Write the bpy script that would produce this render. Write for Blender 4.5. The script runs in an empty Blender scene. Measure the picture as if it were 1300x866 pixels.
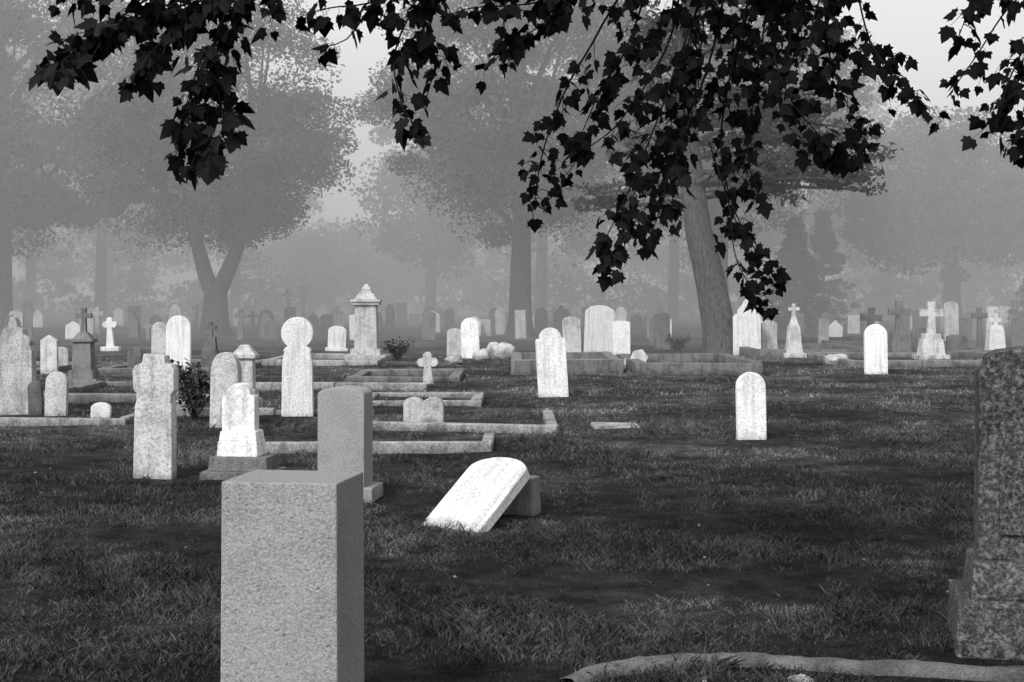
import bpy, bmesh, math, random
import numpy as np
from mathutils import Vector, Matrix, noise as mnoise

random.seed(7); RNG = np.random.default_rng(7)
scene = bpy.context.scene
scene.view_settings.view_transform = 'Standard'
scene.view_settings.look = 'None'
scene.view_settings.exposure = 0
EYE = 1.6
K = 1805.0      # survey constant: bearing/dip readings -> metres on the lawn

def hgt(x, y):
    r = np.sqrt(np.asarray(x, float)**2 + np.asarray(y, float)**2)
    f = np.clip(1.4 - r/120.0, 0, 1)
    return f*(0.030*np.sin(np.asarray(x)*0.7+1)*np.sin(np.asarray(y)*0.5) + 0.018*np.sin(np.asarray(x)*1.9+np.asarray(y)*1.3))

def spot(bx, by):
    """ground point for a bearing / dip reading taken from eye height"""
    d = EYE*K/(by-380.0)
    return (bx-650.0)/K*d, d

def at(bx, by, d):
    return np.array([(bx-650.0)/K*d, d, EYE-(by-380.0)/K*d])

# ------------------------------------------------------------------ materials
def new_mat(name):
    m = bpy.data.materials.new(name); m.use_nodes = True
    nt = m.node_tree; b = nt.nodes['Principled BSDF']
    b.inputs['Specular IOR Level'].default_value = 0.2
    return m, nt, b

def N(nt, t, **kw):
    n = nt.nodes.new(t)
    for k, v in kw.items():
        if k in n.inputs: n.inputs[k].default_value = v
        else: setattr(n, k, v)
    return n

def ramp(nt, fac, stops):
    r = nt.nodes.new('ShaderNodeValToRGB')
    el = r.color_ramp.elements
    while len(el) < len(stops): el.new(0.5)
    for e, (p, g) in zip(el, stops):
        e.position = p; e.color = (g, g, g, 1)
    nt.links.new(fac, r.inputs[0]); return r.outputs[0]

def mul(nt, a, b, mode='MULTIPLY', fac=1.0):
    m = nt.nodes.new('ShaderNodeMixRGB'); m.blend_type = mode; m.inputs[0].default_value = fac
    nt.links.new(a, m.inputs[1]); nt.links.new(b, m.inputs[2]); return m.outputs[0]

def stone_mat(name, lo, hi, stain=0.6, fine=55, bump=0.5, dimples=False, rough=0.9, lichen=False):
    m, nt, b = new_mat(name)
    tc = N(nt, 'ShaderNodeTexCoord'); oi = N(nt, 'ShaderNodeObjectInfo')
    add = N(nt, 'ShaderNodeVectorMath', operation='ADD')
    sc = N(nt, 'ShaderNodeVectorMath', operation='SCALE'); sc.inputs[0].default_value = (13, 7, 5)
    nt.links.new(oi.outputs['Random'], sc.inputs['Scale'])
    nt.links.new(tc.outputs['Object'], add.inputs[0]); nt.links.new(sc.outputs[0], add.inputs[1])
    P = add.outputs[0]
    n1 = N(nt, 'ShaderNodeTexNoise', Scale=fine, Detail=6.0, Roughness=0.7)
    n2 = N(nt, 'ShaderNodeTexNoise', Scale=3.5, Detail=8.0, Roughness=0.65)
    n3 = N(nt, 'ShaderNodeTexNoise', Scale=160.0, Detail=2.0)
    for n in (n1, n2, n3): nt.links.new(P, n.inputs['Vector'])
    c = ramp(nt, n1.outputs[0], [(0.36, lo), (0.56, hi)])
    c = mul(nt, c, ramp(nt, n2.outputs[0], [(0.34, stain), (0.54, 1.0)]))
    c = mul(nt, c, ramp(nt, n3.outputs[0], [(0.35, 0.75), (0.6, 1.0)]))
    # rain streaks
    if not dimples:
        mp0 = N(nt, 'ShaderNodeMapping'); mp0.inputs['Scale'].default_value = (9, 9, .7); nt.links.new(P, mp0.inputs[0])
        n6 = N(nt, 'ShaderNodeTexNoise', Scale=1.6, Detail=6.0); nt.links.new(mp0.outputs[0], n6.inputs['Vector'])
        c = mul(nt, c, ramp(nt, n6.outputs[0], [(0.34, 0.74), (0.5, 1.0)]))
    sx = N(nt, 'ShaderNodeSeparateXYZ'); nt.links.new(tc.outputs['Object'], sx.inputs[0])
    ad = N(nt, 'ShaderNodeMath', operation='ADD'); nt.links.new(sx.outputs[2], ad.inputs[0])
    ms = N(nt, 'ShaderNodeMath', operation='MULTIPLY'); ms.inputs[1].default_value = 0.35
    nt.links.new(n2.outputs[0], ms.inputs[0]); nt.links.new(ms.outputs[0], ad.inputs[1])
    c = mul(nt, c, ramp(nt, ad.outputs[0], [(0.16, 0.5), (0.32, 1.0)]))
    rr = ramp(nt, oi.outputs['Random'], [(0.0, 0.78), (1.0, 1.0)])
    if not dimples: c = mul(nt, c, rr)
    if lichen:
        n4 = N(nt, 'ShaderNodeTexNoise', Scale=30.0, Detail=12.0, Roughness=0.8); nt.links.new(P, n4.inputs['Vector'])
        c = mul(nt, c, ramp(nt, n4.outputs[0], [(0.48, 0.0), (0.66, 0.17)]), 'ADD')
    h = n1.outputs[0]
    b0 = None
    if dimples:
        # warp the cells so the tooling marks are irregular in size and spacing
        wn = N(nt, 'ShaderNodeTexNoise', Scale=9.0, Detail=3.0); nt.links.new(P, wn.inputs['Vector'])
        ws = N(nt, 'ShaderNodeVectorMath', operation='SCALE'); ws.inputs['Scale'].default_value = .07; nt.links.new(wn.outputs['Color'], ws.inputs[0])
        wa = N(nt, 'ShaderNodeVectorMath', operation='ADD'); nt.links.new(P, wa.inputs[0]); nt.links.new(ws.outputs[0], wa.inputs[1])
        v = N(nt, 'ShaderNodeTexVoronoi', Scale=24.0); v.inputs['Randomness'].default_value = 0.9
        nt.links.new(wa.outputs[0], v.inputs['Vector'])
        pit = ramp(nt, v.outputs['Distance'], [(0.04, 0.0), (0.24, 1.0)])
        c = mul(nt, c, ramp(nt, v.outputs['Distance'], [(0.04, 0.90), (0.20, 1.0)]))
        b0 = N(nt, 'ShaderNodeBump', Strength=.8, Distance=0.005)
        nt.links.new(pit, b0.inputs['Height'])
    nt.links.new(c, b.inputs['Base Color']); b.inputs['Roughness'].default_value = rough
    bp = N(nt, 'ShaderNodeBump', Strength=bump, Distance=0.014)
    if b0: nt.links.new(b0.outputs[0], bp.inputs['Normal'])
    nt.links.new(h, bp.inputs['Height']); nt.links.new(bp.outputs[0], b.inputs['Normal'])
    return m

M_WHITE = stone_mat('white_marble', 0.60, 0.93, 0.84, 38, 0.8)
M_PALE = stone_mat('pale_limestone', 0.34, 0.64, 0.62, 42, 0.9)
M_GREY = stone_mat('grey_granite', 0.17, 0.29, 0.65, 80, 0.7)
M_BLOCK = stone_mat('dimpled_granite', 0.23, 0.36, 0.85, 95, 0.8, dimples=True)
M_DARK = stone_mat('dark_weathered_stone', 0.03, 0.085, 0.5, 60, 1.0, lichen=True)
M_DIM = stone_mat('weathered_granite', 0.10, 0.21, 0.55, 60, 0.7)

def simple_mat(name, lo, hi, scale, bump=0.0, stretch=None, rough=0.9, spec=0.1):
    m, nt, b = new_mat(name)
    tc = N(nt, 'ShaderNodeTexCoord'); P = tc.outputs['Object']
    if stretch:
        mp = N(nt, 'ShaderNodeMapping'); mp.inputs['Scale'].default_value = stretch
        nt.links.new(P, mp.inputs[0]); P = mp.outputs[0]
    n = N(nt, 'ShaderNodeTexNoise', Scale=scale, Detail=7.0, Roughness=0.65); nt.links.new(P, n.inputs['Vector'])
    c = ramp(nt, n.outputs[0], [(0.35, lo), (0.65, hi)])
    nt.links.new(c, b.inputs['Base Color']); b.inputs['Roughness'].default_value = rough
    b.inputs['Specular IOR Level'].default_value = spec
    if bump:
        bp = N(nt, 'ShaderNodeBump', Strength=bump, Distance=0.05)
        nt.links.new(n.outputs[0], bp.inputs['Height']); nt.links.new(bp.outputs[0], b.inputs['Normal'])
    return m

M_BARK = simple_mat('bark', 0.015, 0.06, 5.0, 1.0, (3, 3, 0.5))
M_PBARK = simple_mat('pine_bark', 0.025, 0.11, 5.0, 1.0, (4, 4, 1.0))
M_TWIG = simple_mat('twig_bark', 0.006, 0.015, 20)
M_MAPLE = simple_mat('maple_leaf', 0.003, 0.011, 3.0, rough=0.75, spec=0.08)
M_LEAF = simple_mat('tree_foliage', 0.02, 0.09, 0.7, rough=0.9)
M_NEEDLE = simple_mat('pine_needles', 0.015, 0.05, 1.2, rough=0.9)
M_DRY = simple_mat('dry_leaf', 0.06, 0.2, 6.0)

def ground_mat(name, k, bump):
    m, nt, b = new_mat(name)
    tc = N(nt, 'ShaderNodeTexCoord'); P = tc.outputs['Object']
    a = N(nt, 'ShaderNodeTexNoise', Scale=0.38, Detail=8.0, Roughness=0.66)
    f = N(nt, 'ShaderNodeTexNoise', Scale=3.2, Detail=9.0, Roughness=0.75)
    g = N(nt, 'ShaderNodeTexNoise', Scale=60.0, Detail=4.0, Roughness=0.7)
    for n in (a, f, g): nt.links.new(P, n.inputs['Vector'])
    c = ramp(nt, a.outputs[0], [(0.34, 0.024*k), (0.50, 0.052*k), (0.64, 0.12*k)])
    c = mul(nt, c, ramp(nt, f.outputs[0], [(0.36, 0.35), (0.64, 1.5)]))
    c = mul(nt, c, ramp(nt, g.outputs[0], [(0.35, 0.35), (0.65, 1.5)]))
    # maple shade painted into the turf colour: darker in the foreground, lighter farther out
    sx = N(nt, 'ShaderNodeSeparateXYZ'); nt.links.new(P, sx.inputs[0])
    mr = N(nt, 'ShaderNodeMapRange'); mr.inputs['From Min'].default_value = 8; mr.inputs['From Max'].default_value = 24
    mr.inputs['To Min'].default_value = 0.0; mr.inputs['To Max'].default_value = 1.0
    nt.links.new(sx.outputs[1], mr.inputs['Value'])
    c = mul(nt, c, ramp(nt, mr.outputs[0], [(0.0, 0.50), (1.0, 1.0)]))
    nt.links.new(c, b.inputs['Base Color']); b.inputs['Roughness'].default_value = 0.95
    b.inputs['Specular IOR Level'].default_value = 0.05
    if bump:
        bp = N(nt, 'ShaderNodeBump', Strength=bump, Distance=0.08)
        mm = mul(nt, f.outputs[0], g.outputs[0], 'ADD', 0.5)
        nt.links.new(mm, bp.inputs['Height']); nt.links.new(bp.outputs[0], b.inputs['Normal'])
    return m
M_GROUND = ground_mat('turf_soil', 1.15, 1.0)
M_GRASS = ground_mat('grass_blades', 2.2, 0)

# ------------------------------------------------------------------ mesh tools
class MB:
    def __init__(s): s.V = []; s.n = 0; s.F = []
    def add(s, verts, faces, mat=0):
        verts = np.asarray(verts, np.float32).reshape(-1, 3); faces = np.asarray(faces, np.int32)
        s.V.append(verts); s.F.append((faces + s.n, mat)); s.n += len(verts)
    def build(s, name, mats, smooth_mats=()):
        V = np.concatenate(s.V); me = bpy.data.meshes.new(name)
        me.vertices.add(len(V)); me.vertices.foreach_set('co', V.ravel())
        loops = np.concatenate([f.ravel() for f, m in s.F])
        tot = np.concatenate([np.full(len(f), f.shape[1], np.int32) for f, m in s.F])
        mi = np.concatenate([np.full(len(f), m, np.int32) for f, m in s.F])
        st = np.concatenate([[0], np.cumsum(tot)[:-1]]).astype(np.int32)
        me.loops.add(len(loops)); me.loops.foreach_set('vertex_index', loops)
        me.polygons.add(len(tot)); me.polygons.foreach_set('loop_start', st)
        try: me.polygons.foreach_set('loop_total', tot)
        except Exception: pass
        me.polygons.foreach_set('material_index', mi)
        sm = np.isin(mi, list(smooth_mats)); me.polygons.foreach_set('use_smooth', sm)
        for m in mats: me.materials.append(m)
        me.update(calc_edges=True); me.validate()
        o = bpy.data.objects.new(name, me); scene.collection.objects.link(o); return o

def tube(mb, pts, radii, sides=8, mat=0, wob=0.0):
    pts = np.asarray(pts, float); n = len(pts)
    if n < 2: return
    ref = np.array([0.13, 0.97, 0.2]); V = []
    for i in range(n):
        t = pts[min(i+1, n-1)] - pts[max(i-1, 0)]; t = t/(np.linalg.norm(t)+1e-9)
        r0 = ref if abs(t@ref) < 0.9 else np.array([1., 0, 0])
        u = np.cross(t, r0); u /= np.linalg.norm(u); v = np.cross(t, u)
        for k in range(sides):
            a = 2*math.pi*k/sides
            rr = radii[i]*(1 + (wob*math.sin(3*a+i*0.4)+wob*0.6*math.sin(5*a+1)) )
            V.append(pts[i] + rr*(math.cos(a)*u + math.sin(a)*v))
    F = [[i*sides+k, i*sides+(k+1) % sides, (i+1)*sides+(k+1) % sides, (i+1)*sides+k] for i in range(n-1) for k in range(sides)]
    mb.add(V, F, mat)

def curve_pts(ctrl, step):
    """catmull-rom through control points"""
    c = [np.asarray(p, float) for p in ctrl]; c = [2*c[0]-c[1]] + c + [2*c[-1]-c[-2]]
    out = []
    for i in range(1, len(c)-2):
        L = np.linalg.norm(c[i+1]-c[i]); n = max(2, int(L/step))
        for k in range(n):
            t = k/n
            out.append(0.5*((2*c[i]) + (-c[i-1]+c[i+1])*t + (2*c[i-1]-5*c[i]+4*c[i+1]-c[i+2])*t*t + (-c[i-1]+3*c[i]-3*c[i+1]+c[i+2])*t**3))
    out.append(c[-2]); return np.array(out)

def unit(a): return a/(np.linalg.norm(a, axis=-1, keepdims=True)+1e-9)

def cards(mb, C, size, mat, rng, long=1.0, flat=0.0):
    n = len(C)
    u = rng.normal(size=(n, 3)); u[:, 2] *= (1-flat); u = unit(u)
    w = rng.normal(size=(n, 3)); w[:, :2] *= (1-flat*0.7); v = unit(np.cross(u, w))
    s = size*rng.uniform(0.55, 1.25, (n, 1))
    u = u*s*long; v = v*s*0.62
    V = np.stack([C-u, C+v*0.9-u*0.1, C+u, C-v+u*0.15], 1).reshape(-1, 3)
    F = np.arange(4*n).reshape(n, 4); mb.add(V, F, mat)

def crown_clumps(rng, c, rx, ry, rz, n):
    d = unit(rng.normal(size=(n, 3))); r = rng.uniform(0.35, 1.0, (n, 1))**0.6
    p = d*r*np.array([rx, ry, rz]); p[:, 2] = np.where(p[:, 2] < 0, p[:, 2]*0.85, p[:, 2])
    return p + np.array(c)

def leafy(mb, clumps, per, spread, size, mat, rng, flat=0.0, long=1.0, squash=0.6):
    n = len(clumps)
    cnt = rng.integers(int(per*0.5), int(per*1.5), n)
    C = np.repeat(clumps, cnt, 0)
    sp = np.repeat(rng.uniform(0.6, 1.35, n)*spread, cnt)[:, None]
    off = rng.normal(size=C.shape); L = np.linalg.norm(off, axis=1, keepdims=True)
    off = off/L*np.minimum(L, 1.9 - 0.25*rng.random((len(C), 1)))*sp*1.08; off[:, 2] *= squash
    cards(mb, C+off, size, mat, rng, long, flat)

def broad_tree(name, x, y, r, H, zc, rx, rz, nc, per, size, seed, lean=0.0, spread=0.66, fork2=False):
    rng = np.random.default_rng(seed); mb = MB()
    z0 = float(hgt(x, y))-0.15
    fork = zc-rz*0.72
    top = np.array([x+lean, y, fork])
    tp = curve_pts([(x, y, z0), (x+lean*0.3, y, z0+fork*0.5), top, (x+lean*1.3, y+0.3, zc+rz*0.2), (x+lean, y, zc+rz*0.8)], 0.5)
    hh = (tp[:, 2]-z0)/(zc+rz*0.8-z0)
    rad = r*(1-hh)**0.8*0.85+0.04 + r*0.5*np.exp(-(tp[:, 2]-z0)*2.2)
    if fork2:
        k = int(np.argmin(abs(tp[:, 2]-1.9)))
        tube(mb, tp[:k+2], rad[:k+2], 14, 0, 0.07)
        for sx in (-1, 1):
            q = curve_pts([tp[k], tp[k]+np.array([sx*.45, 0, 1.0]), tp[k]+np.array([sx*1.0+.1, .2*sx, 2.8]), tp[k]+np.array([sx*2.0, .4*sx, 6.5])], .4)
            tube(mb, q, np.linspace(r*.62, .1, len(q)), 12, 0, .05)
    else: tube(mb, tp, rad, 14, 0, 0.07)
    cl = crown_clumps(rng, (x+lean, y, zc), rx, rx*0.9, rz, nc)
    for i in range(min(nc, 34)):
        e = cl[i]; s = tp[min(len(tp)-2, max(2, int(len(tp)*rng.uniform(0.28, 0.7))))]
        if fork2: s = s+np.array([(1 if e[0] > s[0] else -1)*min(1.8, .4*max(0, s[2]-1.9)), 0, 0])
        m = (s+e)/2 + np.array([0, 0, 0.5])
        q = curve_pts([s, m, e], 0.7); tube(mb, q, np.linspace(r*rng.uniform(0.2, 0.36), 0.03, len(q)), 6, 0)
    leafy(mb, cl, per, spread, size, 1, rng)
    return mb.build(name, [M_BARK, M_LEAF], (0,))

# ------------------------------------------------------------------ ground
def axis(near, step, far):
    a = np.arange(-near, near+step, step); b = near+np.geomspace(3, far-near, 14)
    return np.concatenate([-b[::-1], a, b])
gx = axis(45, 0.75, 1800); gy = axis(90, 0.75, 1800)
X, Y = np.meshgrid(gx, gy); Z = hgt(X, Y)
mb = MB(); nx, ny = len(gx), len(gy)
I = (np.arange(ny-1)[:, None]*nx + np.arange(nx-1)[None]).ravel()
mb.add(np.stack([X, Y, Z], -1), np.stack([I, I+1, I+nx+1, I+nx], 1))
mb.build('ground', [M_GROUND], (0,))

def blades(mb, n, y0, y1, h0, h1, w, rng):
    y = rng.uniform(y0, y1, n); x = rng.uniform(-1, 1, n)*(y*0.40+1.2)
    pn = np.array([mnoise.noise(Vector((a*0.8, b*0.8, 0)))+0.8*mnoise.noise(Vector((a*3.1, b*3.1, 4)))+.6*mnoise.noise(Vector((a*9, b*9, 2))) for a, b in zip(x, y)])
    keep = rng.uniform(0, 1, n) < np.clip(0.55+1.4*pn, 0.08, 1); x = x[keep]; y = y[keep]; pn = pn[keep]; n = len(x)
    h = rng.uniform(h0, h1, n)*np.clip(0.8+1.1*pn, 0.35, 1.9)
    a = rng.uniform(0, 2*math.pi, n); ww = w*rng.uniform(0.6, 1.3, n)
    b = np.stack([x, y, hgt(x, y)-0.006], 1)
    s = np.stack([np.cos(a)*ww, np.sin(a)*ww, 0*a], 1)
    la = rng.uniform(0, 2*math.pi, n); l = h*rng.uniform(0.2, 1.7, n)
    t = b + np.stack([np.cos(la)*l, np.sin(la)*l, h], 1)
    m = b*0.45+t*0.55 - np.stack([np.cos(la)*l, np.sin(la)*l, -h*0.3], 1)*0.18
    V = np.stack([b-s, b+s, m+s*0.7, t, m-s*0.7], 1).reshape(-1, 3)
    i = np.arange(n)[:, None]*5
    mb.add(V, i+np.array([[0, 1, 2, 3, 4]]))
mb = MB(); rg = np.random.default_rng(3)
blades(mb, 120000, 4.6, 10.5, 0.022, 0.055, 0.0036, rg)
blades(mb, 90000, 10.5, 19, 0.022, 0.055, 0.0055, rg)
blades(mb, 60000, 19, 40, 0.025, 0.055, 0.010, rg)
mb.build('grass', [M_GRASS])

mb = MB(); rg = np.random.default_rng(11)
n = 110; y = rg.uniform(5.5, 22, n)**1.0; x = rg.uniform(-1, 1, n)*(y*0.38+1)
cards(mb, np.stack([x, y, hgt(x, y)+0.03], 1), 0.018, 0, rg, 1.0, 0.75)
mb.build('fallen_leaves', [M_DRY])

# ------------------------------------------------------------------ stones
def elarc(w, zs, rise, n=14, x0=0.0):
    return [(x0+w/2*math.cos(math.pi*k/n), zs+rise*math.sin(math.pi*k/n)) for k in range(n+1)]

def profile(kind, w, h):
    b = [(-w/2, 0), (w/2, 0)]
    if kind == 'round': return b + elarc(w, h-w*0.5, w*0.5)
    if kind == 'arch': return b + elarc(w, h-w*0.28, w*0.28)
    if kind == 'segment': return b + elarc(w, h-w*0.14, w*0.14, 10)
    if kind == 'flat': return b + [(w/2, h), (-w/2, h)]
    if kind == 'gable': return b + [(w/2, h-w*0.3), (0.04*w, h), (-0.04*w, h), (-w/2, h-w*0.3)]
    if kind == 'gothic':
        r = []; zs = h-w*0.75; n = 8
        for k in range(n+1):
            t = k/n; r.append((w/2*math.cos(t*math.pi/2)**0.8 if k < n else 0, zs+w*0.75*math.sin(t*math.pi/2*0.98)))
        r[-1] = (0, h)
        return b + r + [(-p[0], p[1]) for p in r[:-1][::-1]]
    if kind == 'shoulder':
        s = w*0.13; hs = h-w*0.36
        return b + [(w/2, hs-s*0.5), (w/2-s*0.3, hs), (w/2-s, hs)] + elarc(w-2*s, hs+0.012*w, w*0.35, 12) + [(-w/2+s, hs), (-w/2+s*0.3, hs), (-w/2, hs-s*0.5)]
    if kind == 'double':
        return b + [(w/2, h*0.8)] + [(w/4+w/4*math.cos(a)*0.98, h*0.8+h*0.2*math.sin(a)) for a in np.linspace(0.2, math.pi-0.25, 7)] + \
            [(-w/4+w/4*math.cos(a)*0.98, h*0.8+h*0.2*math.sin(a)) for a in np.linspace(0.25, math.pi-0.2, 7)] + [(-w/2, h*0.8)]
    if kind == 'keyhole':
        R = w/2; zc = h-R
        c = [(R*math.cos(a), zc+R*math.sin(a)) for a in np.linspace(-0.95, math.pi+0.95, 26)]
        zn = zc-R*0.81-0.02
        return [(-w*0.49, 0), (w*0.49, 0), (w*0.46, zn-w*0.45), (w*0.40, zn-w*0.12), (w*0.44, zn-w*0.08), (w*0.37, zn)] + c + [(-w*0.37, zn), (-w*0.44, zn-w*0.08), (-w*0.40, zn-w*0.12), (-w*0.46, zn-w*0.45)]
    if kind == 'stepped':
        return [(-w*.47, 0), (w*.47, 0), (w*.45, h*.60), (w*.42, h*.63), (w*.42, h*.69), (w*.5, h*.72), (w*.5, h*.88), (w*.42, h*.92), (w*.30, h*.93), (w*.26, h*.99), (-w*.24, h),
                (-w*.28, h*.93), (-w*.44, h*.91), (-w*.5, h*.87), (-w*.48, h*.73), (-w*.40, h*.70), (-w*.40, h*.64), (-w*.44, h*.60)]
    if kind == 'spired':
        q = [(w*.5, h*.70), (w*.42, h*.74), (w*.34, h*.74), (w*.34, h*.80), (w*.16, h*.90), (w*.12, h*.95)]
        return b + q + [(0.04*w, h), (-0.04*w, h)] + [(-p[0], p[1]) for p in q[::-1]]
    if kind == 'gothic_screen':
        q = [(w*.5, h*.66), (w*.44, h*.72), (w*.47, h*.76), (w*.40, h*.80), (w*.30, h*.82), (w*.26, h*.88), (w*.14, h*.90), (w*.10, h*.96)]
        return b + q + [(0.05*w, h), (-0.05*w, h)] + [(-p[0], p[1]) for p in q[::-1]]
    if kind == 'cross':
        a = w*0.15; zc = h-w*0.48
        return [(-a*1.25, 0), (a*1.25, 0), (a, zc-a), (w/2, zc-a*1.1), (w/2, zc+a*1.1), (a, zc+a), (a*1.1, h), (-a*1.1, h), (-a, zc+a), (-w/2, zc+a*1.1), (-w/2, zc-a*1.1), (-a, zc-a)]
    if kind == 'trefoil_cross':
        a = w*0.17; R = w*0.21; zc = h-w*0.5; out = [(-a*1.6, 0), (a*1.6, 0), (a, zc-a)]
        for (cx, cz, s) in ((w/2-R, zc, -math.pi/2), (0, h-R, 0), (-w/2+R, zc, math.pi/2)):
            out += [(cx+R*math.cos(t), cz+R*math.sin(t)) for t in np.linspace(s-0.35, s+math.pi+0.35, 9)]
        return out + [(-a, zc-a)]

def bm_slab(bm, prof, t, z0=0.0, y0=0.0, x0=0.0, bev=0.008, seg=2):
    vs = [bm.verts.new((p[0]+x0, y0-t/2, p[1]+z0)) for p in prof]
    f = bm.faces.new(vs)
    r = bmesh.ops.extrude_face_region(bm, geom=[f])
    nv = [g for g in r['geom'] if isinstance(g, bmesh.types.BMVert)]
    bmesh.ops.translate(bm, verts=nv, vec=(0, t, 0))
    allf = set()
    for v in vs+nv:
        for ff in v.link_faces: allf.add(ff)
    bmesh.ops.recalc_face_normals(bm, faces=list(allf))
    if bev:
        es = set(e for v in vs+nv for e in v.link_edges if len(e.link_faces) == 2 and e.calc_face_angle(0) > 0.5)
        bmesh.ops.bevel(bm, geom=list(es), offset=bev, segments=seg, affect='EDGES', profile=0.5, clamp_overlap=True)

def bm_block(bm, w0, d0, w1, d1, h, z0, x0=0.0, y0=0.0, bev=0.01):
    co = [(-w0/2, -d0/2, 0), (w0/2, -d0/2, 0), (w0/2, d0/2, 0), (-w0/2, d0/2, 0), (-w1/2, -d1/2, h), (w1/2, -d1/2, h), (w1/2, d1/2, h), (-w1/2, d1/2, h)]
    v = [bm.verts.new((c[0]+x0, c[1]+y0, c[2]+z0)) for c in co]
    fs = [bm.faces.new([v[i] for i in q]) for q in ((3, 2, 1, 0), (4, 5, 6, 7), (0, 1, 5, 4), (1, 2, 6, 5), (2, 3, 7, 6), (3, 0, 4, 7))]
    if bev:
        es = set(e for f in fs for e in f.edges)
        bmesh.ops.bevel(bm, geom=list(es), offset=min(bev, min(w1, d1, h)*0.2+1e-4), segments=2, affect='EDGES', profile=0.5, clamp_overlap=True)

def obj_from_bm(bm, name, mats, loc, yaw=0, tx=0, ty=0):
    me = bpy.data.meshes.new(name); bm.to_mesh(me); bm.free()
    for m in (mats if isinstance(mats, list) else [mats]): me.materials.append(m)
    o = bpy.data.objects.new(name, me); scene.collection.objects.link(o)
    o.location = loc; o.rotation_euler = (math.radians(tx), math.radians(ty), math.radians(yaw)); return o

def stone(kind, cx, w, yt, yb, mat, name='headstone', thick=None, yaw=None, tx=None, ty=None, plinth=False):
    x, d = spot(cx, yb); wm = w*d/K; hm = (yb-yt)*d/K + 0.05
    t = thick or min(0.16, max(0.09, wm*0.26))
    bm = bmesh.new(); bev = 0.01 if d < 25 else 0.014
    if plinth:
        ph = hm*0.12+0.05
        bm_block(bm, wm*1.25, t*2.1, wm*1.22, t*2.0, ph, 0)
        bm_slab(bm, profile(kind, wm, hm-ph), t, ph-0.003, bev=bev)
    else:
        bm_slab(bm, profile(kind, wm, hm), t, bev=bev)
    r = random
    return obj_from_bm(bm, name, mat, (x, d+t/2, float(hgt(x, d))-0.05), r.uniform(-7, 7) if yaw is None else yaw,
                       r.uniform(-2.5, 2.0) if tx is None else tx, r.uniform(-2.2, 2.2) if ty is None else ty)

def stack(name, cx, yb, secs, mat, top=None, yaw=0.0, ty=0.0, dr=0.85):
    x, d = spot(cx, yb); bm = bmesh.new(); z = 0
    for (a, b_, h) in secs:
        bm_block(bm, a, a*dr, b_, b_*dr, h, z, bev=0.01); z += h-0.002
    if top: bm_slab(bm, profile(top[0], top[1], top[2]), top[3], z-0.01)
    return obj_from_bm(bm, name, mat, (x, d+secs[0][0]*dr/2, float(hgt(x, d))-0.04), yaw, 0, ty)

W, P_, G, D, S = M_WHITE, M_PALE, M_GREY, M_DARK, M_DIM

# --- near block
bm = bmesh.new(); bm_block(bm, 0.435, 0.37, 0.425, 0.365, 1.02, 0, bev=0.006)
obj_from_bm(bm, 'granite_grave_marker', M_BLOCK, (-0.798, 5.215, float(hgt(-0.8, 5.2))-0.06), -9)
# --- second block on a base
x, d = spot(438, 637); bm = bmesh.new()
bm_block(bm, 0.50, 0.42, 0.49, 0.41, 0.17, 0)
bm_slab(bm, profile('segment', 0.38, 0.79), 0.31, 0.168, x0=-0.02)
obj_from_bm(bm, 'headstone', M_BLOCK, (x, d+0.2, float(hgt(x, d))-0.05), -7)
# --- big weathered monument at right
bm = bmesh.new()
bm_block(bm, 0.80, 0.56, 0.78, 0.54, 0.30, 0, bev=0.02)
bm_block(bm, 0.67, 0.44, 0.63, 0.40, 0.17, 0.297, bev=0.015)
pf = [(-.29, 0), (.29, 0), (.285, .86), (.25, .89), (.25, .93), (.19, .955), (.08, .97), (-.08, .97), (-.19, .955), (-.25, .93), (-.25, .89), (-.285, .86)]
bm_slab(bm, pf, 0.26, 0.463, bev=0.012)
bm_slab(bm, [(-.20, .12), (.20, .12), (.20, .70), (.12, .78), (-.12, .78), (-.20, .70)], 0.03, 0.463, y0=-0.14, bev=0.008)
obj_from_bm(bm, 'weathered_monument', M_DARK, (2.44, 6.55, float(hgt(2.4, 6.5))-0.06), -13)
# --- fallen slab
wv = Vector((.80, -.60, 0)); uv = Vector((.362, .483, .40)).normalized()
bm = bmesh.new(); bm_slab(bm, profile('arch', 0.52, 0.80), 0.085, bev=0.008)
o = obj_from_bm(bm, 'fallen_headstone', W, (0, 0, 0))
zax = uv; xax = wv; yax = zax.cross(xax).normalized()
Mx = Matrix((xax, yax, zax)).transposed().to_4x4(); Mx.translation = Vector((-0.43, 10.02, float(hgt(-.43, 10))-0.02)); o.matrix_world = Mx
bm = bmesh.new(); bm_block(bm, 0.34, 0.20, 0.32, 0.18, 0.32, 0)
obj_from_bm(bm, 'headstone_base', M_GREY, (0.03, 10.70, -0.05), -20)

# --- left near group
stone('stepped', 194, 54, 447, 606, P_, thick=0.16, yaw=-4, tx=0, ty=0.5)
x, d = spot(303, 608); bm = bmesh.new()
bm_block(bm, .38, .30, .36, .28, .14, .246, x0=-.02); bm_block(bm, .35, .27, .33, .24, .09, .384, x0=-.02)
bm_slab(bm, profile('shoulder', .30, .43), .15, .472, x0=-.03)
par = bpy.data.objects.new('headstone_monument', None); scene.collection.objects.link(par)
par.location = (x, d+.25, float(hgt(x, d))-0.05); par.rotation_euler = (0, 0, math.radians(-6))
a = obj_from_bm(bm, 'marble_tablet', W, (0, 0, 0)); a.parent = par
bm = bmesh.new(); bm_block(bm, .68, .50, .67, .49, .12, 0); bm_block(bm, .54, .40, .53, .39, .13, .118)
a = obj_from_bm(bm, 'stepped_base', M_DIM, (0, 0, 0)); a.parent = par
stone('gothic', 284, 36, 445, 541, P_, thick=.2)
stack('pillar_monument', 308, 520, [(.46, .45, .16), (.36, .35, .14), (.28, .26, .45), (.36, .36, .06), (.34, .12, .14)], P_)
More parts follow.
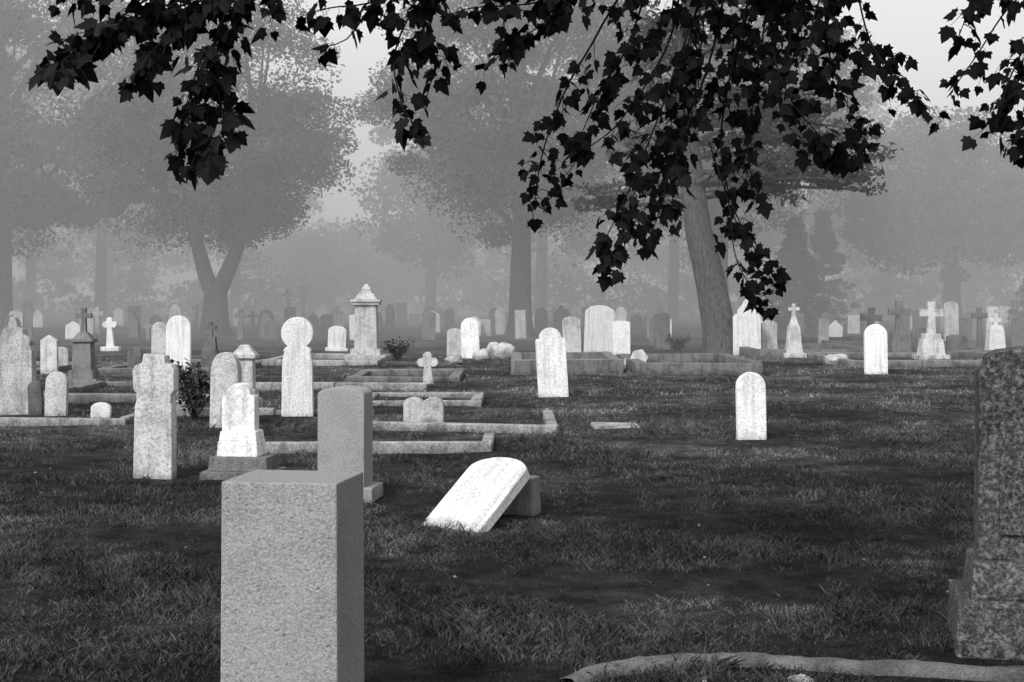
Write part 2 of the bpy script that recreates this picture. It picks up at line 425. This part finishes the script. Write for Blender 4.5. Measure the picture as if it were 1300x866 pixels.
stone('keyhole', 377, 41, 404, 530, W, thick=.14, yaw=2, tx=0, ty=0)
stone('double', 538, 51, 506, 541, P_, thick=.12)
stone('trefoil_cross', 544, 27, 447, 488, P_, 'cross_headstone', thick=.12)
stone('shoulder', 703, 38, 415, 503, W, thick=.13, yaw=4, tx=-1, ty=-3.2)
stone('round', 955, 37, 475, 560, W, thick=.10, yaw=3, tx=0, ty=-1)
# --- left cluster
stone('gothic_screen', 18, 48, 402, 526, P_, thick=.18)
stone('round', 45, 18, 484, 527, S); stone('round', 70, 28, 473, 529, P_); stone('arch', 127, 25, 513, 533, W)
stack('cross_monument', 101, 492, [(.62, .60, .18), (.46, .44, .16), (.36, .32, .52), (.42, .42, .06), (.34, .16, .12)], G, ('cross', .30, .46, .09))
stone('trefoil_cross', 140, 19, 403, 446, W, 'cross_headstone', plinth=True)
stone('gable', 62, 22, 427, 476, P_); stone('round', 202, 20, 410, 452, P_); stone('round', 226, 31, 402, 474, W)
stone('flat', 247, 15, 470, 500, S); stone('cross', 8, 17, 393, 440, S, 'cross_headstone')
stack('cross_monument', 265, 470, [(.5, .48, .2), (.36, .34, .3), (.28, .24, .3)], S, ('cross', .26, .35, .08))
stone('gothic', 34, 14, 382, 428, S); stone('arch', 78, 18, 440, 470, P_); stone('round', 170, 18, 440, 472, S)
stone('arch', 427, 23, 414, 446, W, plinth=True)
# tall pillar
stack('pillar_monument', 463, 460, [(1.05, 1.02, .18), (.78, .76, .16), (.58, .54, 1.12), (.70, .70, .08), (.78, .74, .07), (.60, .36, .16), (.30, .22, .10), (.26, .06, .14)], P_)
stone('arch', 577, 20, 416, 453, P_); stone('round', 598, 23, 403, 455, W); stone('gable', 587, 14, 424, 452, P_)
stone('round', 629, 18, 391, 424, S); stone('round', 687, 17, 391, 425, S); stone('round', 714, 20, 391, 425, S)
stone('arch', 727, 23, 402, 453, P_, tx=-2); stone('arch', 760, 38, 387, 447, W, plinth=False); stone('segment', 789, 23, 408, 452, W)
stone('gable', 805, 20, 441, 469, P_, ty=22, tx=-12)
stone('segment', 841, 21, 397, 444, S); stone('flat', 832, 16, 405, 440, S)
stone('spired', 949, 35, 379, 451, W); stone('arch', 977, 20, 406, 450, P_)
stack('cross_monument', 1010, 455, [(.62, .6, .16), (.46, .42, .12), (.40, .30, .62), (.26, .10, .26)], P_, ('cross', .30, .36, .08))
stone('flat', 1045, 13, 405, 444, P_); stone('round', 1113, 29, 411, 475, W)
stone('cross', 1105, 27, 390, 440, S, 'cross_headstone', plinth=True)
for cx, yb in ((1146, 454), (1187, 457)):
    stack('cross_monument', cx, yb, [(.84, .82, .16), (.62, .52, .42), (.44, .42, .14)], S if cx == 1146 else P_, ('cross', .62, .86, .13))
stone('arch', 1209, 18, 384, 440, P_); stone('flat', 1226, 16, 404, 438, S)
stone('cross', 1245, 20, 390, 448, S, 'cross_headstone', plinth=True)
stack('cross_monument', 1267, 449, [(.6, .58, .14), (.50, .42, .66), (.36, .3, .1)], W, ('cross', .36, .34, .09))
stone('gable', 1292, 16, 402, 440, S); stone('arch', 1170, 14, 415, 446, S); stone('segment', 1215, 26, 425, 452, S)
# rubble
def boulder(name, cx, yb, w, h, mat):
    x, d = spot(cx, yb); bm = bmesh.new(); bmesh.ops.create_icosphere(bm, subdivisions=3, radius=1)
    s = random.random()*50
    for v in bm.verts:
        k = 1+0.28*mnoise.noise(v.co*1.3+Vector((s, 0, 0)))+0.1*mnoise.noise(v.co*4+Vector((s, 2, 0)))
        v.co = Vector((v.co.x*k*w/2, v.co.y*k*w/2.6, v.co.z*k*h*.62))
    obj_from_bm(bm, name, mat, (x, d, h*.35))
for cx, yb, w, h in ((612, 457, .5, .3), (627, 455, .5, .45), (641, 456, .55, .45), (800, 468, .4, .25), (1062, 462, .6, .25), (1015, 872, .12, .05), (575, 462, .5, .2), (500, 445, .3, .2)):
    boulder('field_stone', cx, yb, w, h, P_)

# --- far stones in the mist
rr = random.Random(21)
for cx, yt, yb, k in ((366, 367, 412, 'cross'), (385, 362, 410, 'cross'), (305, 393, 432, 'trefoil_cross'), (337, 398, 430, 'round'), (510, 384, 412, 'flat'), (259, 380, 412, 'flat'), (427, 390, 414, 'cross'), (545, 388, 416, 'round')):
    stone(k, cx, 16 if 'cross' in k else 14, yt, yb, D if cx in (366, 385, 510) else S, 'cross_headstone' if 'cross' in k else 'headstone')
used = []
for i in range(120):
    cx = rr.choice([rr.uniform(0, 660), rr.uniform(0, 660), rr.uniform(660, 860), rr.uniform(960, 1300)])
    yb = rr.uniform(413, 432) if cx < 660 else rr.uniform(415, 432)
    if any(abs(cx-u[0]) < 11 and abs(yb-u[1]) < 6 for u in used): continue
    used.append((cx, yb)); d = EYE*K/(yb-380)
    hm = rr.uniform(.7, 1.35); wm = rr.uniform(.42, .7)
    k = rr.choice(['round', 'arch', 'flat', 'gable', 'segment', 'shoulder', 'gothic', 'cross', 'spired'])
    stone(k, cx, wm*K/d, yb-hm*K/d, yb, rr.choice([P_, S, S, G, W]), 'cross_headstone' if k == 'cross' else 'headstone', thick=.16)

# ------------------------------------------------------------------ kerbs
def bar(bm, p, q, w, h, z=0.0):
    p = Vector((p[0], p[1])); q = Vector((q[0], q[1])); L = (q-p).length; a = math.atan2(q.y-p.y, q.x-p.x)
    n = max(1, int(L/1.5)); xs = [-L/2] + sorted(-L/2+L*k/n+random.uniform(-.15, .15) for k in range(1, n)) + [L/2]
    for i in range(len(xs)-1):
        l = xs[i+1]-xs[i]-.012; b2 = bmesh.new(); bm_block(b2, l, w, l, w*0.92, h, 0, bev=0.015)
        m = Matrix.Translation(((p.x+q.x)/2, (p.y+q.y)/2, z)) @ Matrix.Rotation(a, 4, 'Z') @ Matrix.Translation(((xs[i]+xs[i+1])/2, random.uniform(-.012, .012), random.uniform(-.022, .01))) \
            @ Matrix.Rotation(random.uniform(-.012, .012), 4, 'Y') @ Matrix.Rotation(random.uniform(-.05, .05), 4, 'X') @ Matrix.Rotation(random.uniform(-.008, .008), 4, 'Z')
        bmesh.ops.transform(b2, matrix=m, verts=b2.verts[:])
        me = bpy.data.meshes.new('t'); b2.to_mesh(me); b2.free(); bm.from_mesh(me); bpy.data.meshes.remove(me)

def kerb(segs, w, h, mat, name='grave_kerb'):
    bm = bmesh.new()
    for (a, b) in segs: bar(bm, a, b, w, h+0.06, -0.06)
    return obj_from_bm(bm, name, mat, (0, 0, 0))

def plot(x0, x1, y0, y1, w, h, mat, skew=0.0, name='grave_kerb', sides='fblr'):
    g = w/2+0.012; s = []
    if 'f' in sides: s.append(((x0, y0), (x1, y0+skew)))
    if 'l' in sides: s.append(((x0+w/2, y0+g), (x0+w/2, y1-g)))
    if 'r' in sides: s.append(((x1-w/2, y0+skew+g), (x1-w/2, y1+skew-g)))
    if 'b' in sides: s.append(((x0, y1), (x1, y1+skew)))
    kerb(s, w, h, mat, name)

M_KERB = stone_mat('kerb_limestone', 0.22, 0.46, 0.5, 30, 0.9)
KB = M_KERB
plot(-2.75, -0.2, 14.9, 16.2, .13, .12, KB, -.1, sides='fr')
plot(-1.75, .55, 17.4, 20.0, .14, .11, KB, -.8, sides='fr')
plot(-4.9, -1.9, 19.6, 22.6, .16, .10, KB, sides='fl')
plot(-2.35, -0.45, 21.4, 23.2, .18, .09, KB)
plot(-9.5, -4.9, 18.0, 22.0, .14, .09, KB, .1, sides='fr')
plot(-7.6, -5.2, 22.4, 26.0, .2, .12, G)
plot(-4.6, -1.5, 25.2, 27, .16, .12, KB, sides='f')
plot(-3.2, -1.0, 27.5, 30, .22, .12, G)
plot(0.0, 2.35, 29.6, 33.6, .22, .34, G, 1.0, 'plot_wall')
plot(2.6, 5.35, 30.2, 35.2, .25, .26, S, .2, 'plot_wall')
plot(8.0, 12.9, 33.8, 38.6, .25, .16, G, .5)
plot(6.5, 10.0, 38.8, 43.5, .25, .25, S)
plot(12.2, 16.8, 34.6, 39.6, .25, .2, S)
plot(-14, -10, 30, 34, .22, .12, G); plot(-9, -6, 31, 35, .22, .12, G)
plot(-6, -3.2, 34, 38, .22, .16, KB); plot(9.8, 15, 44.5, 49, .25, .3, S)
bm = bmesh.new(); x, d = spot(783, 546); bm_block(bm, .58, .5, .56, .48, .09, 0); obj_from_bm(bm, 'ground_slab', P_, (x, d+.25, -.04), 3, 1, 1)
# curved border stone, lower right
mb = MB(); cp = curve_pts([spot(720, 874)+(-.03,), spot(775, 858)+(-.01,), spot(860, 847)+(0.0,), spot(960, 842)+(0.0,), spot(1160, 852)+(0.0,), spot(1330, 862)+(0.0,)], 0.04)
pr = [(-.06, -.06), (-.062, .01), (-.05, .035), (-.025, .05), (0, .054), (.025, .05), (.05, .035), (.062, .01), (.06, -.06)]
V = []
for i, p in enumerate(cp):
    t = cp[min(i+1, len(cp)-1)]-cp[max(i-1, 0)]; t /= np.linalg.norm(t); nrm = np.array([-t[1], t[0], 0])
    for a, b in pr:
        j = 1+0.22*mnoise.noise(Vector((p[0]*5, p[1]*5, a*20)))+.12*mnoise.noise(Vector((p[0]*17, p[1]*17, a*50)))
        V.append(p+nrm*a*j+np.array([0, 0, b*j+float(hgt(p[0], p[1]))]))
k = len(pr); mb.add(V, [[i*k+j, i*k+j+1, (i+1)*k+j+1, (i+1)*k+j] for i in range(len(cp)-1) for j in range(k-1)])
mb.build('border_kerb', [M_GREY], (0,))

# ------------------------------------------------------------------ background trees
broad_tree('maple_tree', -12.9, 62, .62, 15, 9.0, 5.6, 5.8, 170, 420, .095, 1, fork2=True)
broad_tree('maple_tree', -24.5, 68, .7, 17, 10.5, 8.2, 7.5, 190, 380, .12, 2)
broad_tree('maple_tree', .4, 62, .55, 17, 10.4, 6.6, 7.4, 210, 400, .095, 3)
broad_tree('maple_tree', 10.5, 72, .6, 17, 11, 7.2, 7.5, 170, 330, .12, 4)
broad_tree('maple_tree', 26, 84, .6, 14, 7.5, 6.5, 5.5, 150, 300, .14, 5)
broad_tree('maple_tree', 37, 92, .6, 14, 7.5, 7, 6, 150, 280, .15, 6)

def spruce(name, x, y, H, R, seed):
    rng = np.random.default_rng(seed); mb = MB(); tube(mb, [(x, y, -.1), (x, y, H*.5), (x, y, H)], [.14, .09, .02], 8, 0)
    t = rng.uniform(0.03, 1, 150); a = rng.uniform(0, 6.28, 150); r = (1-t)*R*rng.uniform(.35, 1.05, 150)
    cl = np.stack([x+np.cos(a)*r, y+np.sin(a)*r, t*H-.1*r], 1)
    leafy(mb, cl, 75, .2, .10, 1, rng, .3, 1.2, .5); return mb.build(name, [M_BARK, M_NEEDLE], (0,))
spruce('spruce_tree', 14.3, 72, 5.6, 2.2, 8); spruce('spruce_tree', 17.5, 80, 6.5, 2.4, 9); spruce('spruce_tree', 28, 74, 5.5, 2.3, 10)

def pine(name, x, y, seed):
    rng = np.random.default_rng(seed); mb = MB()
    tp = curve_pts([(x, y, -.15), (x-.35, y, 2.0), (x-.85, y, 4.2), (x-1.1, y+.2, 8), (x-1.0, y+.2, 13)], .4)
    rad = np.interp(tp[:, 2], [0, .5, 4, 13], [.62, .48, .38, .08]); tube(mb, tp, rad, 16, 0, .06)
    cl = []
    for i in range(52):
        z = rng.uniform(4.0, 12.8) if i > 14 else rng.uniform(4.2, 7.0); b = tp[np.argmin(abs(tp[:, 2]-z))]
        a = rng.uniform(0, 6.28) if i > 14 else rng.uniform(-.5, .5); L = rng.uniform(2.4, 5.4)*(1.12-.05*z) if i > 14 else rng.uniform(3.2, 5.6)
        if math.cos(a) < -.3: L *= .7
        e = b+np.array([math.cos(a)*L, math.sin(a)*L, rng.uniform(-.5, .5)])
        m = (b+e)/2+np.array([0, 0, rng.uniform(.1, .5)])
        q = curve_pts([b, m, e], .4); tube(mb, q, np.linspace(.09, .02, len(q)), 6, 0)
        for p in q[int(len(q)*.4):]:
            for _ in range(2): cl.append(p+rng.normal(size=3)*np.array([.35, .35, .12])+np.array([0, 0, .12]))
    leafy(mb, np.array(cl), 30, .22, .075, 1, rng, .2, 1.6, .4); return mb.build(name, [M_PBARK, M_NEEDLE], (0,))
pine('pine_tree', 6.2, 41.5, 12)

mb = MB(); rng = np.random.default_rng(40)
def back(x, y, zt, rx):
    zc = zt*0.55; tube(mb, [(x, y, -.2), (x+.3, y, zc), (x, y, zt*.9)], [.45, .3, .05], 7, 0)
    leafy(mb, crown_clumps(rng, (x, y, zc), rx, rx*.8, zt*.45, 90), 150, .95, .21, 1, rng)
for x, y, zt, rx in ((-60, 118, 24, 9), (-48, 108, 23, 9), (-38, 112, 25, 8), (-29, 100, 23, 8), (-23, 118, 22, 7), (-40, 95, 20, 8), (-14, 135, 9, 7), (-6, 104, 20, 5),
                    (2, 100, 24, 8), (12, 106, 25, 9), (22, 112, 24, 9), (31, 118, 19, 8), (40, 124, 15, 8), (50, 120, 15, 8), (60, 126, 16, 9), (70, 130, 17, 9), (-20, 150, 9, 9), (-72, 120, 24, 9),
                    (0, 140, 12, 10), (20, 145, 14, 10), (-40, 140, 14, 10), (40, 150, 12, 10), (82, 134, 17, 10), (-85, 124, 22, 10)):
    back(x, y, zt, rx)
for x in np.arange(-90, 95, 5.0):
    y = 128+6*math.sin(x); leafy(mb, crown_clumps(rng, (x, y, 1.8), 3.6, 2, 2.2, 18), 45, .7, .28, 1, rng)
mb.build('distant_trees', [M_BARK, M_LEAF], (0,))

def shrub(name, cx, yb, h, w, seed):
    x, d = spot(cx, yb); rng = np.random.default_rng(seed); mb = MB(); cl = []
    for i in range(16):
        e = np.array([x+rng.normal()*w*.35, d+rng.normal()*w*.3, h*rng.uniform(.45, 1.0)])
        q = curve_pts([(x+rng.normal()*.04, d, -.05), ((x+e[0])/2, d, h*.45), e], .1); tube(mb, q, np.linspace(.012, .004, len(q)), 5, 0)
        cl += list(q[len(q)//3:])
    leafy(mb, np.array(cl), 9, .06, .04, 1, rng); return mb.build(name, [M_TWIG, M_NEEDLE], (0,))
shrub('rose_bush', 248, 532, .82, .62, 3); shrub('rose_bush', 505, 456, .5, .5, 4); shrub('rose_bush', 860, 445, .5, .8, 5)

# ------------------------------------------------------------------ overhanging maple
hr = [(0, 0), (.22, -.10), (.34, .05), (.54, .12), (.46, .28), (.52, .50), (.31, .47), (.22, .66), (0, .98)]
HR = np.array(hr)
def leaf_batch(mb, base, tipdir, nrm, size, mat=1):
    n = len(base); y = unit(tipdir); z = unit(nrm - (nrm*y).sum(1, keepdims=True)*y); x = np.cross(y, z)
    s = size[:, None]
    rr = RNG.uniform(.05, .5, n)[:, None]; dr = RNG.uniform(.0, .4, n)[:, None]
    for sg in (1, -1):
        V = []
        for px, py in HR:
            V.append(base + s*(x*px*sg*RNG.uniform(.92, 1.08) + y*py + z*(-rr*abs(px) - dr*py*py)))
        V = np.stack(V, 1).reshape(-1, 3); mb.add(V, np.arange(len(HR)*n).reshape(n, len(HR))[:, ::sg], mat)

def leaves_along(pts_list, mb, size, k=1.0):
    B = []; T = []; Nn = []; S_ = []
    for q in pts_list:
        m = len(q)
        for i in range(1, m):
            for _ in range(2 if RNG.random() < k else 1):
                t = q[i]-q[i-1]; t = t/(np.linalg.norm(t)+1e-9)
                dr = t*.3 + RNG.normal(size=3)*np.array([.7, .6, .4]) + np.array([0, 0, -.6]); dr /= np.linalg.norm(dr)
                pl = RNG.uniform(.02, .06); b = q[i]+dr*pl + RNG.normal(size=3)*.006
                tube(mb, [q[i], b], [.0014, .001], 3, 0)
                B.append(b); T.append(dr+np.array([0, 0, -.25])); Nn.append(RNG.normal(size=3)*.9+np.array([0, -.4, .5])); S_.append(size*RNG.uniform(.55, 1.25))
    leaf_batch(mb, np.array(B), np.array(T), np.array(Nn), np.array(S_))

mb = MB()
T0 = curve_pts([(4.7, 5.0, -.15), (4.62, 5.0, 1.6), (4.5, 5.0, 3.2), (4.3, 5.0, 5.0), (4.4, 4.9, 8.0)], .3)
tube(mb, T0, np.interp(T0[:, 2], [0, .5, 3, 8], [.46, .34, .27, .06]), 16, 2, .05)
limbs = [curve_pts(c, .25) for c in (
    [(4.5, 5, 3.1), (3.2, 6.3, 4.05), (1.2, 6.8, 4.3), (-1.0, 6.4, 4.15), (-3.0, 6.0, 3.75)],
    [(4.4, 5, 3.6), (3.4, 7.2, 4.5), (2.0, 8.1, 4.7), (.4, 8.2, 4.4), (-.5, 8.2, 4.1)],
    [(4.5, 5, 2.9), (4.2, 6.8, 4.0), (3.9, 7.6, 4.2), (3.0, 8.0, 4.1)],
    [(4.3, 5, 4.6), (2.2, 4.4, 5.6), (0, 4.0, 5.9), (-1.6, 3.8, 5.7)],
    [(4.3, 5, 5), (3.2, 2.6, 6.0), (2.0, 1.0, 6.2)],
    [(4.3, 5, 5.4), (2.4, 6.2, 6.4), (.8, 6.8, 6.8)],
    [(4.4, 5, 4.4), (6.5, 5.5, 5.6), (8, 6, 6)], [(4.4, 5, 5), (5, 8, 6), (5.4, 10, 6.2)])]
for q in limbs: tube(mb, q, np.linspace(.10, .022, len(q)), 8, 2)
LP = np.concatenate([limbs[0], limbs[1], limbs[2]])

sprays = [
 (6.2, .12, 1.0, [(400, -50), (300, -10), (200, 15), (120, 50), (50, 82)]),
 (6.1, .10, .8, [(230, -50), (170, 10), (110, 50), (70, 90)]),
 (6.3, .14, 1.0, [(310, -50), (285, 20), (262, 90), (262, 150), (268, 200)]),
 (6.5, .14, 1.0, [(330, -50), (300, 30), (280, 120), (296, 172)]),
 (6.2, .13, .9, [(285, 60), (250, 120), (228, 160), (244, 198)]),
 (6.1, .10, .7, [(290, -40), (240, 20), (185, 75), (175, 105)]),
 (6.2, .10, .8, [(200, -50), (130, -10), (80, 0)]),
 (6.4, .12, 1.0, [(262, 60), (240, 130), (262, 190)]),
 (6.2, .10, .9, [(300, -50), (250, -20), (200, 20), (130, 30)]),
 (6.6, .09, .8, [(560, -50), (480, 0), (420, 10), (385, 20)]),
 (6.6, .11, 1.0, [(570, -50), (520, 20), (500, 80), (515, 150)]),
 (6.8, .09, .8, [(560, -40), (545, 40), (555, 70), (540, 130)]),
 (7.0, .07, .6, [(660, -50), (640, 10), (640, 60), (615, 90)]),
 (7.2, .08, .7, [(720, -50), (690, 0), (600, 10), (570, 20)]),
 (7.0, .07, .6, [(470, 10), (440, 50), (410, 60)]),
 (7.8, .13, .9, [(800, -50), (760, 40), (720, 110), (690, 190), (676, 270)]),
 (7.9, .12, .8, [(820, -50), (800, 50), (760, 120), (730, 190)]),
 (7.6, .15, .9, [(900, -50), (860, 80), (820, 190), (790, 260), (765, 310)]),
 (8.0, .15, 1.0, [(920, -50), (900, 80), (860, 180), (840, 260), (820, 310)]),
 (7.8, .14, 1.0, [(960, -50), (930, 80), (915, 180), (930, 260), (960, 320), (985, 365)]),
 (8.1, .14, 1.0, [(980, -50), (960, 100), (950, 200), (965, 250)]),
 (7.7, .15, .9, [(1020, -50), (1000, 60), (990, 140), (1030, 190)]),
 (8.0, .14, .9, [(1060, -50), (1050, 50), (1070, 120), (1100, 180)]),
 (7.9, .12, .8, [(1100, -50), (1100, 40), (1140, 100), (1180, 140)]),
 (8.2, .14, .9, [(1000, -50), (1010, 20), (1080, 60), (1150, 70)]),
 (7.6, .14, .9, [(850, -50), (850, 20), (800, 60), (770, 70)]),
 (7.9, .16, 1.0, [(940, -50), (900, 0), (890, 60), (880, 130)]),
 (8.1, .16, 1.0, [(900, -50), (880, 30), (860, 110), (850, 170)]),
 (7.7, .15, .8, [(1080, -50), (1040, 0), (1030, 70), (1060, 110)]),
 (8.0, .16, 1.0, [(1000, -50), (960, 0), (930, 60), (960, 110)]),
 (7.6, .11, .8, [(760, -50), (730, 0), (690, 30), (660, 50)]),
 (7.8, .12, .8, [(860, -50), (850, 50), (790, 150), (745, 190), (720, 220)]),
 (7.9, .10, .7, [(900, 180), (925, 260), (935, 330), (970, 390)]),
 (7.8, .13, .9, [(880, 140), (850, 220), (800, 290), (770, 330)]),
 (7.8, .14, .9, [(1020, -50), (980, 30), (1000, 120), (1060, 190), (1090, 200)]),
 (7.4, .12, .9, [(1340, -50), (1280, 10), (1240, 70), (1205, 120)]),
 (7.3, .12, 1.0, [(1350, -40), (1300, 60), (1275, 120), (1270, 170)]),
 (7.5, .09, .7, [(1300, -50), (1240, 0), (1215, 50)]),
 (7.2, .12, .9, [(1360, 0), (1310, 100), (1290, 190)]),
]
for (d, hs, dens, rd) in sprays:
    dd = [d+RNG.uniform(-.25, .25) for _ in rd]
    C = [at(a, b, k) for (a, b), k in zip(rd, dd)]
    if rd[0][1] < 0:
        i = np.argmin(((LP-C[0])**2).sum(1)); s = LP[i]
        C = [s, (s+C[0])/2+np.array([0, 0, .08])] + C
        n0 = 2
    else: n0 = 0
    q = curve_pts(C, .05); tube(mb, q, np.linspace(.012 if n0 else .005, .0025, len(q)), 5, 0)
    L = len(q)
    tw = [q[int(L*.6):]]
    for i in range(int(L*(.12 if n0 else .1)), L-1):
        if RNG.random() < .66*dens:
            t = q[i+1]-q[i]; t /= np.linalg.norm(t)
            taper = 1.0-.4*(i/L)
            dv = RNG.normal(size=3); dv[2] = dv[2]*.6-.3; dv[1] *= .8; dv = dv/np.linalg.norm(dv)
            ln = hs*RNG.uniform(.5, 1.9)*taper
            e = q[i]+(dv*.8+t*.5)*ln
            tq = np.array([q[i], (q[i]+e)/2+np.array([0, 0, .02]), e]); tube(mb, tq, [.0025, .002, .0012], 4, 0)
            tw.append(tq)
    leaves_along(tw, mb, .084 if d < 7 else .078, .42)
B = []  # unseen upper canopy, added sunward to shade the hanging leaves and foreground
for q in limbs[3:]:
    for p in q[3:]:
        for _ in range(34): B.append(p+RNG.normal(size=3)*np.array([.7, .7, .42]))
for p in np.concatenate([limbs[0][4:], limbs[1][3:]]):
    for _ in range(20): B.append(p+np.array([0, -.1, .55])+RNG.normal(size=3)*np.array([.3, .35, .22]))
B = np.array(B); B = B[(B[:, 2] > 3.3) & (B[:, 2] > EYE+.235*B[:, 1])]
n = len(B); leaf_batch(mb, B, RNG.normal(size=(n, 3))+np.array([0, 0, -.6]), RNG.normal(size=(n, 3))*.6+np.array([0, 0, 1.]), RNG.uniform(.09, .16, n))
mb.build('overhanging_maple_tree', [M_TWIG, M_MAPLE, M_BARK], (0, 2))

# ------------------------------------------------------------------ mist: a bank of real scattering fog over the far half of the cemetery
m = bpy.data.materials.new('morning_mist'); m.use_nodes = True; nt = m.node_tree; nt.nodes.clear()
out = nt.nodes.new('ShaderNodeOutputMaterial'); vs = nt.nodes.new('ShaderNodeVolumeScatter')
vs.inputs['Color'].default_value = (.95, .95, .95, 1); vs.inputs['Density'].default_value = .0145; vs.inputs['Anisotropy'].default_value = .0
nt.links.new(vs.outputs[0], out.inputs['Volume'])
bm = bmesh.new(); bmesh.ops.create_cube(bm, size=1)
for v in bm.verts: v.co = Vector((v.co.x*320, (v.co.y+.5)*136+35, (v.co.z+.5)*21.5-1))
obj_from_bm(bm, 'fog', m, (0, 0, 0))

# ------------------------------------------------------------------ light
el, az = math.radians(40), math.radians(209)
w = bpy.data.worlds.new('World'); scene.world = w; w.use_nodes = True; nt = w.node_tree
bg = nt.nodes['Background']; sky = nt.nodes.new('ShaderNodeTexSky'); sky.sky_type = 'NISHITA'; sky.sun_disc = False
sky.sun_elevation = el; sky.sun_rotation = az; sky.dust_density = 4
bw = nt.nodes.new('ShaderNodeRGBToBW'); nt.links.new(sky.outputs[0], bw.inputs[0])
ad = nt.nodes.new('ShaderNodeMath'); ad.operation = 'ADD'; ad.inputs[1].default_value = 3.6; nt.links.new(bw.outputs[0], ad.inputs[0])
nt.links.new(ad.outputs[0], bg.inputs[0]); bg.inputs[1].default_value = .15
L = bpy.data.lights.new('sun', 'SUN'); L.energy = 2.5; L.angle = math.radians(10); L.color = (1, 1, 1)
so = bpy.data.objects.new('sun', L); scene.collection.objects.link(so)
dirv = Vector((math.sin(az)*math.cos(el), math.cos(az)*math.cos(el), math.sin(el)))
so.rotation_euler = dirv.to_track_quat('Z', 'Y').to_euler(); so.location = (0, 0, 30)

cam = bpy.data.cameras.new('camera'); co = bpy.data.objects.new('camera', cam); scene.collection.objects.link(co)
co.location = (0, 0, EYE); co.rotation_euler = (math.radians(90), 0, 0); cam.lens = 50; cam.sensor_width = 36
cam.shift_y = -53/1300; cam.clip_end = 5000; scene.camera = co
